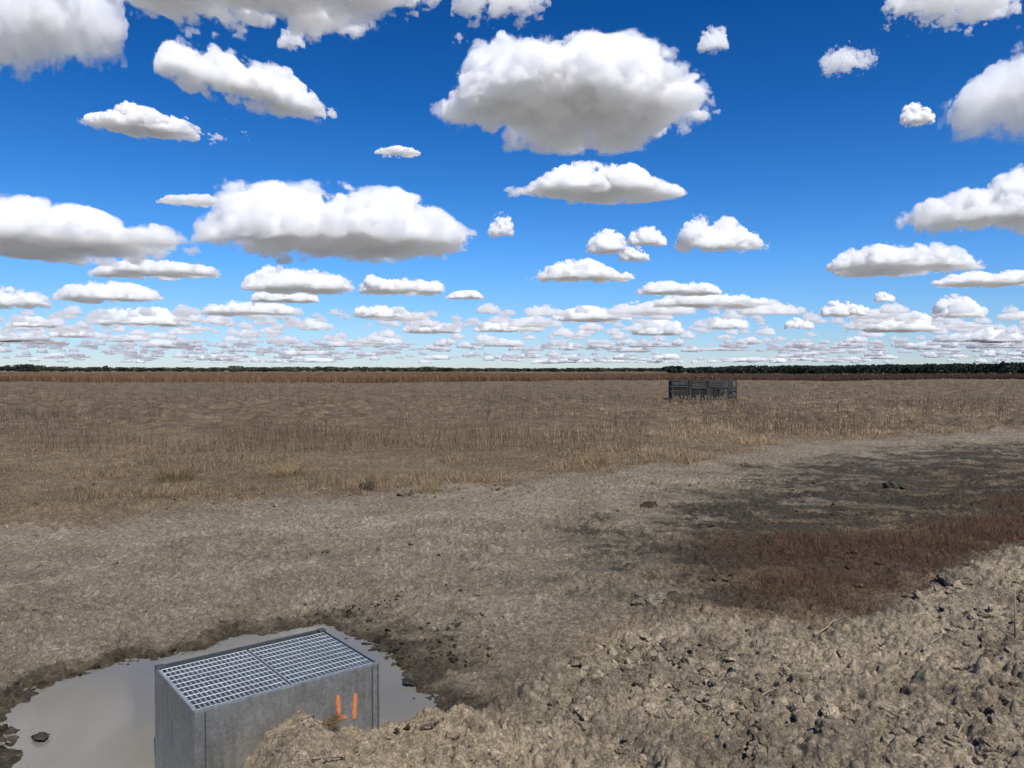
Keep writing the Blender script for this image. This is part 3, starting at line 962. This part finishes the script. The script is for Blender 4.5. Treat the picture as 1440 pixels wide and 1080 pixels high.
# pine wood on the right: skyline rising to the right
nP = 900
px_ = rng.uniform(966, 1560, nP); yd = 345 + rng.uniform(0, 1, nP) ** 1.5 * 140
xs = (px_ - 720) / F * yd
top_px = np.interp(px_, [966, 1040, 1200, 1440, 1560], [516.5, 514.3, 513.2, 510.0, 509]) - (yd > 400) * .6
hs = (519 - top_px) / F * yd + 2.2; hs *= rng.uniform(.88, 1.04, nP); ws = rng.uniform(3.0, 5.0, nP)
cols = np.array((.02, .03, .024)) * rng.uniform(.7, 1.3, (nP, 1))
wood_mass('pine_wood', xs, yd, hs, ws, cols, 'dark even topped pine wood along the horizon on the right', True, 150)
# low mixed hedge wood on the left and middle
nP = 1250
px_ = rng.uniform(-120, 975, nP); yd = 620 + rng.uniform(0, 1, nP) * 160
xs = (px_ - 720) / F * yd
top_px = np.interp(px_, [-120, 60, 100, 300, 430, 560, 700, 940, 975], [514, 514.6, 516.6, 517.2, 516, 516.8, 518, 517.6, 517.6])
hs = (519 - top_px) / F * yd + 2.6; hs *= rng.uniform(.7, 1.1, nP); ws = rng.uniform(5, 9, nP)
pale = rng.uniform(size=nP) < np.interp(px_, [0, 300, 600, 975], [.12, .55, .5, .1])
cols = np.where(pale[:, None], (.085, .092, .05), (.035, .042, .03)) * rng.uniform(.7, 1.3, (nP, 1))
wood_mass('far_wood', xs, yd, hs, ws, cols, 'low distant mixed woodland along the horizon on the left and middle', False, 110)


def at_px(px, y): return (px - 720) / F * y


def htop(py, y): return (519 - py) / F * y + 2.4


tree(at_px(147, 615), 615, htop(513.4, 615), 4.5, 1.5, 801, (.06, .066, .04), 'small pointed tree rising above the far woodland on the left', 300, .7)
tree(at_px(40, 615), 615, htop(513.4, 615), 16, 1.5, 802, (.03, .038, .03), 'broad dark tree at the left end of the skyline', 500, 1.0)
tree(at_px(332, 615), 615, htop(515.4, 615), 12, 1.2, 803, (.1, .105, .06), 'pale rounded tree in the distant woodland left of the middle', 420, .9)
tree(at_px(600, 615), 615, htop(516.4, 615), 10, 1.2, 804, (.1, .105, .06), 'pale low tree just left of the middle of the skyline', 420, .9)
tree(at_px(947, 360), 360, htop(516.2, 360), 6.5, 1.0, 805, (.03, .042, .032), 'dark rounded tree beside the gap at the left end of the pine wood', 520, .8)
tree(at_px(956, 362), 362, htop(515.8, 362), 4.5, 1.0, 806, (.03, .042, .032), 'dark tree directly left of the gap in the pine wood', 420, .8)
tree(at_px(1410, 342), 342, htop(508.6, 342), 5, 1.0, 807, (.024, .036, .028), 'tallest dark pine crown near the right end of the pine wood', 420, .9, True, 'pine_tree', 'pine tree')

# ------------------------------------------------------------------ clouds
G = 160


def fft_noise(seed, lo, hi, slope):
    r_ = np.random.default_rng(seed)
    k = np.fft.fftfreq(G) * G
    kk = np.sqrt(k[:, None, None] ** 2 + k[None, :, None] ** 2 + (np.fft.rfftfreq(G) * G)[None, None, :] ** 2)
    amp = np.where((kk >= lo) & (kk < hi), np.maximum(kk, 1) ** slope, 0)
    n_ = np.fft.irfftn(np.fft.rfftn(r_.normal(size=(G, G, G))) * amp, s=(G, G, G))
    return (n_ / n_.std()).astype(np.float32)


BILL = sum(a * np.abs(fft_noise(900 + k, lo, lo * 2, -1)) for k, (lo, a) in enumerate(((2.5, .8), (5, .6), (10, .46), (20, .34), (40, .22))))
BILL = (BILL - BILL.mean()) / BILL.std()
SOFT = fft_noise(950, 1.5, 70, -2.3)


def tile(vol, shape, off, scale):
    ix = [((np.arange(n_) * scale + o)).astype(int) % G for n_, o in zip(shape, off)]
    return vol[np.ix_(*ix)]


def surface_nets(fld):
    """vectorised surface nets of fld > 0; fld padded with negatives"""
    s = fld > 0
    nx, ny, nz = fld.shape
    corners = [(i, j, k) for i in (0, 1) for j in (0, 1) for k in (0, 1)]
    cnt = np.zeros((nx - 1, ny - 1, nz - 1), np.int8)
    for i, j, k in corners: cnt += s[i:nx - 1 + i, j:ny - 1 + j, k:nz - 1 + k]
    act = (cnt > 0) & (cnt < 8)
    idx = -np.ones(act.shape, np.int64); ca = np.argwhere(act); idx[act] = np.arange(len(ca))
    acc = np.zeros((len(ca), 3)); num = np.zeros(len(ca))
    edges = [(a, b) for a in corners for b in corners if sum(b) - sum(a) == 1 and all(q >= p for p, q in zip(a, b))]
    x, y, z = ca.T
    for a, b in edges:
        fa = fld[x + a[0], y + a[1], z + a[2]]; fb = fld[x + b[0], y + b[1], z + b[2]]
        c = (fa > 0) != (fb > 0); t_ = np.where(c, fa / np.where(c, fa - fb, 1), 0)
        p_ = np.array(a)[None] + t_[:, None] * (np.array(b) - np.array(a))[None]
        acc[c] += p_[c]; num[c] += 1
    v = ca + acc / np.maximum(num, 1)[:, None]
    quads = []
    for ax in range(3):
        b1, b2 = [q for q in range(3) if q != ax]
        sl0 = [slice(1, -1)] * 3; sl0[ax] = slice(0, -1); sl1 = list(sl0); sl1[ax] = slice(1, None)
        a_, b_ = s[tuple(sl0)], s[tuple(sl1)]
        e = np.argwhere(a_ != b_); flip = a_[a_ != b_]
        o = np.array([1, 1, 1]); o[ax] = 0; e = e + o
        def cell(d1, d2):
            q = e.copy(); q[:, b1] -= d1; q[:, b2] -= d2; return idx[q[:, 0], q[:, 1], q[:, 2]]
        qd = np.stack([cell(1, 1), cell(0, 1), cell(0, 0), cell(1, 0)], 1)
        if ax == 1: flip = ~flip
        qd[~flip] = qd[~flip][:, ::-1]
        quads.append(qd)
    return v, np.concatenate(quads)


HB = 1200.0
_vm = {}


def cloud_mat(dens):
    key = round(math.log2(dens) * 3)
    if key not in _vm:
        m = bpy.data.materials.new('cloud vapour'); m.use_nodes = True; nt = m.node_tree
        nt.nodes.remove(nt.nodes['Principled BSDF'])
        s = N(nt, 'ShaderNodeVolumeScatter', Density=2 ** (key / 3), Anisotropy=.2); s.inputs['Color'].default_value = (1, 1, 1, 1)
        nt.links.new(s.outputs[0], nt.nodes['Material Output'].inputs['Volume'])
        _vm[key] = m
    return _vm[key]


WISP = fft_noise(960, 5, 75, -1.7)


def cloud_field(nx, ny, nz, prof, seed, amp, base_soft=.17):
    r_ = np.random.default_rng(seed)
    U = np.linspace(-.06, 1.06, nx)[:, None, None]; Vv = np.linspace(-1.15, 1.15, ny)[None, :, None]; Z = np.linspace(-.16, 1.2, nz)[None, None, :]
    pr = np.interp(U.ravel(), np.linspace(0, 1, len(prof)), prof); 
    kern = np.ones(max(3, nx // 14)); kern /= kern.sum(); pr = np.convolve(np.pad(pr, len(kern), mode='edge'), kern, 'same')[len(kern):-len(kern)]
    pr = pr[:, None, None]
    endw = np.sqrt(np.clip(1 - (2 * U - 1) ** 2 * .98, .0, 1)) * (.35 + .65 * np.sqrt(pr))
    endw = np.maximum(endw, .03)
    hz_ = np.maximum(pr * (1 - .45 * Vv ** 2), .03)
    rad = np.sqrt((Vv / endw) ** 2 + (np.maximum(Z, 0) / hz_) ** 2 + (np.clip(np.abs(2 * U - 1) - .6, 0, 1) / .42) ** 2)
    f_ = 1 - rad
    f_ = np.clip(f_, -1.2, .9) * np.minimum(1.0, .35 + hz_)
    off = r_.integers(0, G, 3)
    sc = 100.0 / nx * 1.15
    b_ = tile(BILL, (nx, ny, nz), off, sc); so = tile(SOFT, (nx, ny, nz), off[::-1], sc)
    f_ = f_ + amp * (.225 * b_ + .11 * so)
    f_ = f_ - .6 * sm(.12, .5, rad - 1)
    flat = (Z + .03 + .05 * so + .035 * b_) / base_soft
    f_ = np.minimum(f_, flat * .35)
    f_ = f_.astype(np.float32)
    f_[0], f_[-1], f_[:, 0], f_[:, -1], f_[:, :, 0], f_[:, :, -1] = (-1,) * 6
    return f_


def cloud(x0, x1, yt, yb0, prof, label, yb1=None, seed=1, amp=1.0, depth=.62, res=None, tau=10.0, thr=0.0, core=True):
    """x0..x1, yt (top) and yb0/yb1 (base at its left and right end) are where it stands in the photo's sky"""
    yb1 = yb0 if yb1 is None else yb1
    wpx = x1 - x0
    ybm = max(yb0, yb1)
    d2 = HB * F / max(519 - (yb0 + yb1) / 2, 4)
    width = wpx / F * d2 * .97
    dep = min(width * depth, d2 * .28)
    res = res or (250 if wpx > 250 else 150 if wpx > 150 else 110 if wpx > 90 else 72 if wpx > 45 else 48)
    nx = res; ny = max(16, int(res * dep / width * 1.05)); 
    dc = d2 - dep * .5
    top = max(EYE + (519 - yt) / F * (d2 - dep * .66) - HB, .12 * width)
    top = min(top * .9, .75 * width)
    nz = int(np.clip(res * top / width * 1.25, 14, 110))
    fld = cloud_field(nx, ny, nz, prof, seed, amp)
    objs = []
    lv = [(thr - .03, .13), (thr + .05, .42)] + ([(thr + .13, 1.0)] if core else [])
    wo = np.random.default_rng(seed + 50).integers(0, G, 3)
    veil = fld + .11 * amp * tile(WISP, fld.shape, wo, 100.0 / nx * 1.1); veil = np.where(fld < -.9, -1, veil).astype(np.float32)
    for k, (tv, dm) in enumerate(lv):
        v, q = surface_nets((fld if k == len(lv) - 1 and core else veil) - tv)
        if len(v) < 8: continue
        un = v / np.array([nx - 1, ny - 1, nz - 1]) * [1.12, 2.3, 1.36] - [.06, 1.15, .16]
        uu = un[:, 0]
        yb = yb0 + (yb1 - yb0) * uu
        dd = HB * F / np.maximum(519 - yb, 4) - dep * .5
        Y = dd + un[:, 1] * dep * .5
        X = (x0 + x1 - 1440) / 2 / F * d2 + (uu - .5) * width
        if yb0 != yb1: X = X * (dd / (d2 - dep * .5)) ** .9
        Zz = HB + un[:, 2] * top
        c = np.array([X.mean(), Y.mean(), HB])
        V = np.c_[X, Y, Zz] - c
        me = np_mesh('cloud' if k == 0 else 'cloud_core', V, q, cloud_mat(tau / max(top, .16 * width) * dm), True)
        if k == 0:
            o = ob('cloud', me); o.location = c; tag(o, label, 'cloud', 'cumulus clouds over the field'); c0 = c
        else:
            o2 = ob('cloud_core', me, o); o2.location = c - c0
    return o


CL = [
    # x0, x1, ytop, ybase L, profile, label, extras
    (630, 982, 44, 205, [.45, .9, 1, .92, .95, .95, .85, .65, .35], 'largest cloud, broad and white with a grey base, high in the middle sky', dict(seed=3, depth=.75)),
    (312, 682, 250, 362, [.8, 1, .98, .95, .95, .9, .8, .6, .25], 'long lens shaped cloud with a grey underside left of the middle', dict(seed=2, depth=.62, amp=.75)),
    (-60, 345, 272, 366, [.6, .7, .8, .95, 1, .9, .7, .5, .45, .3], 'wide grey based cloud reaching the left edge at mid sky height', dict(seed=3, depth=.62, amp=.8)),
    (-30, 225, -160, 98, [.3, .8, 1, .9, .6, .3], 'ragged grey white cloud filling the top left corner', dict(seed=4, yb1=86, amp=1.5, thr=.0)),
    (170, 640, -140, 40, [.5, .8, 1, .9, 1, .8, .6, .4], 'long ragged cloud bank cut off by the top edge', dict(seed=5, amp=1.6, thr=.02, yb1=58)),
    (250, 490, 62, 128, [.6, 1, .9, .85, .7, .8, .5, .3], 'slanting cloud sinking to the right below the top left bank', dict(seed=6, yb1=186, amp=1.15, depth=.5)),
    (140, 345, 152, 188, [.3, .5, 1, .9, .6, .4, .2], 'ragged flat cloud under the slanting one on the left', dict(seed=7, yb1=212, amp=1.5, depth=.42, thr=.03)),
    (702, 954, 226, 284, [.25, .35, .8, 1, 1, .85, .5, .3], 'hump backed white cloud directly under the largest cloud', dict(seed=8, depth=.4)),
    (1272, 1560, -60, 190, [.12, .28, .5, .8, 1, 1, 1], 'tall bright cloud cut off by the right edge near the top', dict(seed=9, depth=.7)),
    (1254, 1304, 146, 178, [.6, 1, .8, .5], 'small puff touching the left foot of the tall bright cloud', dict(seed=10)),
    (1214, 1520, 222, 326, [.25, .35, .55, .7, .9, 1, 1, .8], 'stepped cloud climbing to the right edge at mid height', dict(seed=11, depth=.5)),
    (1132, 1352, 338, 386, [.35, .8, .9, 1, .95, .85, .5, .25], 'neat long cloud with a bright top right of the middle', dict(seed=12)),
    (1284, 1424, 377, 404, [.3, .6, .8, .7, 1, .5], 'slim cloud below and right of the neat long cloud', dict(seed=13)),
    (936, 1072, 302, 354, [.6, 1, .95, .9, .5, .3], 'rounded cloud with a tail, right of the two small puffs', dict(seed=14, depth=.5)),
    (820, 882, 322, 356, [.5, 1, .9, .5], 'left puff of the pair beside the rounded cloud', dict(seed=15)),
    (876, 934, 318, 346, [.5, .9, 1, .5], 'right puff of the pair beside the rounded cloud', dict(seed=16)),
    (866, 912, 345, 367, [.6, 1, .8, .4], 'tiny puff hanging under the pair of puffs', dict(seed=17)),
    (742, 888, 361, 397, [.3, .6, .9, 1, .7, .4, .25], 'flat bottomed small cloud in the middle above the horizon bands', dict(seed=18)),
    (160, 334, 363, 393, [.5, .9, 1, .85, .7, .5], 'flat white cloud tucked under the wide left cloud', dict(seed=19)),
    (355, 514, 373, 412, [.6, 1, .9, .8, .7, .5], 'left of the two joined clouds under the lens shaped cloud', dict(seed=20)),
    (504, 632, 385, 414, [.5, .9, .7, .8, .6, .6], 'right of the two joined clouds under the lens shaped cloud', dict(seed=21)),
    (-12, 92, 402, 432, [.8, 1, .9, .8, .5], 'bright cloud at the left edge above the horizon bands', dict(seed=22)),
    (101, 254, 393, 425, [.4, .9, 1, .8, .7, .4], 'flat cloud right of the bright one at the left edge', dict(seed=23)),
    (888, 1006, 393, 416, [.5, .9, 1, .8, .5], 'upper left layer of the stacked clouds right of the middle', dict(seed=24)),
    (902, 1072, 408, 434, [.5, .9, 1, .8, .7, .5], 'lower right layer of the stacked clouds right of the middle', dict(seed=25)),
    (768, 884, 430, 452, [.5, .9, 1, .8, .5], 'flat pale cloud under the small middle cloud', dict(seed=26)),
    (294, 428, 421, 444, [.6, 1, .9, .8, .6], 'longest of the flat clouds low on the left', dict(seed=27)),
    (362, 458, 405, 426, [.6, 1, .8, .6], 'small cloud just under the joined pair on the left', dict(seed=28)),
    (498, 572, 427, 447, [.6, 1, .8, .6], 'small cloud below the right joined cloud', dict(seed=29)),
    (568, 652, 450, 468, [.6, 1, .8, .6], 'low flat cloud left of the picture centre', dict(seed=30)),
    (626, 684, 408, 421, [.5, .8, 1, .4], 'thin sliver of cloud right of the joined pair', dict(seed=31, amp=1.3)),
    (146, 288, 428, 458, [.5, .9, .8, .9, .7, .4], 'loose layered cloud low on the left', dict(seed=32, amp=1.4)),
    (28, 94, 443, 460, [.6, 1, .8, .5], 'small flat cloud below the bright one at the left edge', dict(seed=33)),
    (80, 148, 458, 474, [.6, 1, .8, .5], 'small low cloud on the left just above the horizon bands', dict(seed=34)),
    (1146, 1214, 421, 444, [.7, 1, .7, .5], 'left knob on the layered cloud low on the right', dict(seed=35)),
    (1163, 1304, 436, 466, [.6, .8, 1, .9, .7], 'layered flat cloud low on the right', dict(seed=36)),
    (1296, 1372, 414, 446, [.6, 1, .9, .5], 'bright domed cloud at the right end of the layered cloud', dict(seed=37)),
    (1224, 1254, 409, 424, [.7, 1, .6], 'tiny round puff above the layered cloud on the right', dict(seed=38)),
    (1288, 1414, 457, 481, [.4, .6, 1, .8, .5], 'low white cloud near the right edge above the pine wood', dict(seed=39)),
    (528, 596, 206, 223, [.4, .8, 1, .4], 'lone small wisp left of the largest cloud', dict(seed=40, amp=1.5, core=False, tau=10)),
    (686, 724, 299, 332, [.5, 1, .7], 'small puff right of the tip of the lens shaped cloud', dict(seed=41, amp=1.2)),
    (232, 322, 268, 292, [.3, .6, .7, .5], 'faint grey wisp between the lens shaped and the wide left cloud', dict(seed=42, amp=1.4, core=False, tau=7)),
    (396, 436, 36, 72, [.5, 1, .6], 'small torn puff under the top cloud bank', dict(seed=43, amp=1.6, core=False, tau=9)),
    (974, 1020, 36, 76, [.5, 1, .6], 'small fuzzy puff right of the top of the largest cloud', dict(seed=44, amp=1.3, core=False, tau=9)),
    (1140, 1220, 60, 108, [.5, .8, .6, .7], 'torn faint wisps high right of the middle', dict(seed=45, amp=2.2, core=False, tau=6, thr=.1)),
    (1208, 1390, -40, 46, [.6, .9, 1, .8, .6], 'thin ragged cloud at the top right', dict(seed=46, amp=2.0, core=False, tau=9, thr=.08)),
    (636, 770, -60, 36, [.6, .9, .8, .5], 'torn cloud scraps at the top edge above the largest cloud', dict(seed=47, amp=2.0, core=False, tau=9, thr=.08)),
    (666, 730, 448, 466, [.6, 1, .8, .5], 'low cloud in the middle over the horizon bands', dict(seed=48)),
    (0, 64, 466, 480, [.7, 1, .8, .5], 'lowest flat cloud at the left edge', dict(seed=49)),
    (880, 960, 446, 470, [.6, .9, 1, .6], 'low pale cloud under the stacked clouds', dict(seed=50)),
    (990, 1050, 440, 462, [.6, 1, .8, .5], 'small low cloud right of the stacked clouds', dict(seed=51)),
    (1095, 1140, 445, 462, [.6, 1, .6], 'small domed puff left of the layered cloud on the right', dict(seed=52)),
]
for x0_, x1_, yt_, yb_, pr_, lab_, kw_ in CL:
    cloud(x0_, x1_, yt_, yb_, pr_, lab_, **kw_)

# the uncountable small clouds near the horizon: one object
var = []
for k in range(7):
    fld = cloud_field(64, 34, 20, [.5, .9, 1, .8, .6], 2000 + k, 1.25)
    v, q = surface_nets(fld); un = v / np.array([63, 33, 19]) * [1.12, 2.3, 1.36] - [.56, 1.15, .16]
    var.append((un, q))
rc = np.random.default_rng(77); placed = []
for band in (0, 1):
    vv, qq = [], []; off = 0
    for k in range(700 if band else 800):
        py = (519 - 8 - 26 * rc.uniform()) if band else (519 - 30 - 50 * rc.uniform() ** 1.3)
        px = rc.uniform(-160, 1600)
        if rc.uniform() > .25 + sm(.3, .58, float(fbm(np.array([px * .006]), np.array([py * .05]), 3, 601)[0])): continue
        d_ = HB * F / (519 - py); wpx = 16 + rc.pareto(2.0) * 22; wpx = min(wpx, 120) * (.5 + .5 * (519 - py) / 70); wid = wpx / F * d_
        hpx = min(rc.uniform(5.0, 14) * (.4 + .7 * (519 - py) / 60), wpx * .45)
        un, q = var[rc.integers(7)]
        dy = .5 * rc.uniform(.5, 1)
        X = (px - 720) / F * d_ + un[:, 0] * wid; Y = d_ - un[:, 1] * wid * dy; Zz = HB + un[:, 2] * hpx / F * d_
        c_ = np.array([(px - 720) / F * d_, d_]); rad = wid * .57; ry = wid * dy * 1.17
        if any((abs(c_[0] - o_[0]) < rad + o_[2]) and (abs(c_[1] - o_[1]) < ry + o_[3]) for o_ in placed): continue
        placed.append((c_[0], c_[1], rad, ry))
        vv.append(np.c_[X, Y, Zz]); qq.append(q[:, ::-1] + off); off += len(un)
    V = np.concatenate(vv); c0 = np.array([0, 30000., HB])
    o = ob('horizon_clouds', np_mesh('horizon_clouds', V - c0, np.concatenate(qq), cloud_mat((.013, .010)[band]), True)); o.location = c0
    tag(o, ('loose rows of small flat clouds low above the horizon', 'countless tiny hazy clouds in the palest band along the horizon')[band], 'clouds', kind='stuff')

# ------------------------------------------------------------------ light
sun = bpy.data.objects.new('sun', bpy.data.lights.new('sun', 'SUN'))
sun.data.energy = 4.6; sun.data.angle = R(.53); sun.data.color = (1, .95, .87)
sd = Vector((math.sin(SUN_AZ) * math.cos(SUN_EL), math.cos(SUN_AZ) * math.cos(SUN_EL), math.sin(SUN_EL)))
sun.rotation_euler = sd.to_track_quat('Z', 'Y').to_euler(); sun.location = (20, 20, 60); link(sun)
wld = bpy.data.worlds.new('World'); scene.world = wld; wld.use_nodes = True
nt = wld.node_tree
sky = nt.nodes.new('ShaderNodeTexSky'); sky.sky_type = 'NISHITA'; sky.sun_disc = False
sky.sun_elevation = SUN_EL; sky.sun_rotation = SUN_AZ; sky.altitude = 0; sky.air_density = 1.0; sky.dust_density = .1; sky.ozone_density = 6.0
bg = nt.nodes['Background']; bg.inputs['Strength'].default_value = .09
geo = nt.nodes.new('ShaderNodeTexCoord'); sep = nt.nodes.new('ShaderNodeSeparateXYZ'); nt.links.new(geo.outputs['Generated'], sep.inputs[0])
SKYT = [(0.0, (.82, .93, 1.17)), (.05, (.69, .92, 1.24)), (.13, (.45, .88, 1.34)), (.22, (.24, .71, 1.2)), (.32, (.1, .54, 1.02)), (.42, (.05, .44, .88)), (.8, (.3, .5, .8))]
nt.links.new(mul(nt, sky.outputs[0], ramp(nt, sep.outputs[2], SKYT)), bg.inputs['Color'])

scene.view_settings.view_transform = 'Standard'; scene.view_settings.look = 'None'
scene.view_settings.exposure = 0.2; scene.view_settings.gamma = 1.0
cy = scene.cycles
cy.max_bounces = 26; cy.diffuse_bounces = 3; cy.glossy_bounces = 4; cy.transmission_bounces = 2; cy.transparent_max_bounces = 16; cy.volume_bounces = 18
cy.use_denoising = True
try:
    cy.denoiser = 'OPENIMAGEDENOISE'; cy.denoising_input_passes = 'RGB_ALBEDO_NORMAL'; cy.denoising_prefilter = 'FAST'
except Exception: pass
cy.use_adaptive_sampling = True; cy.adaptive_threshold = .015
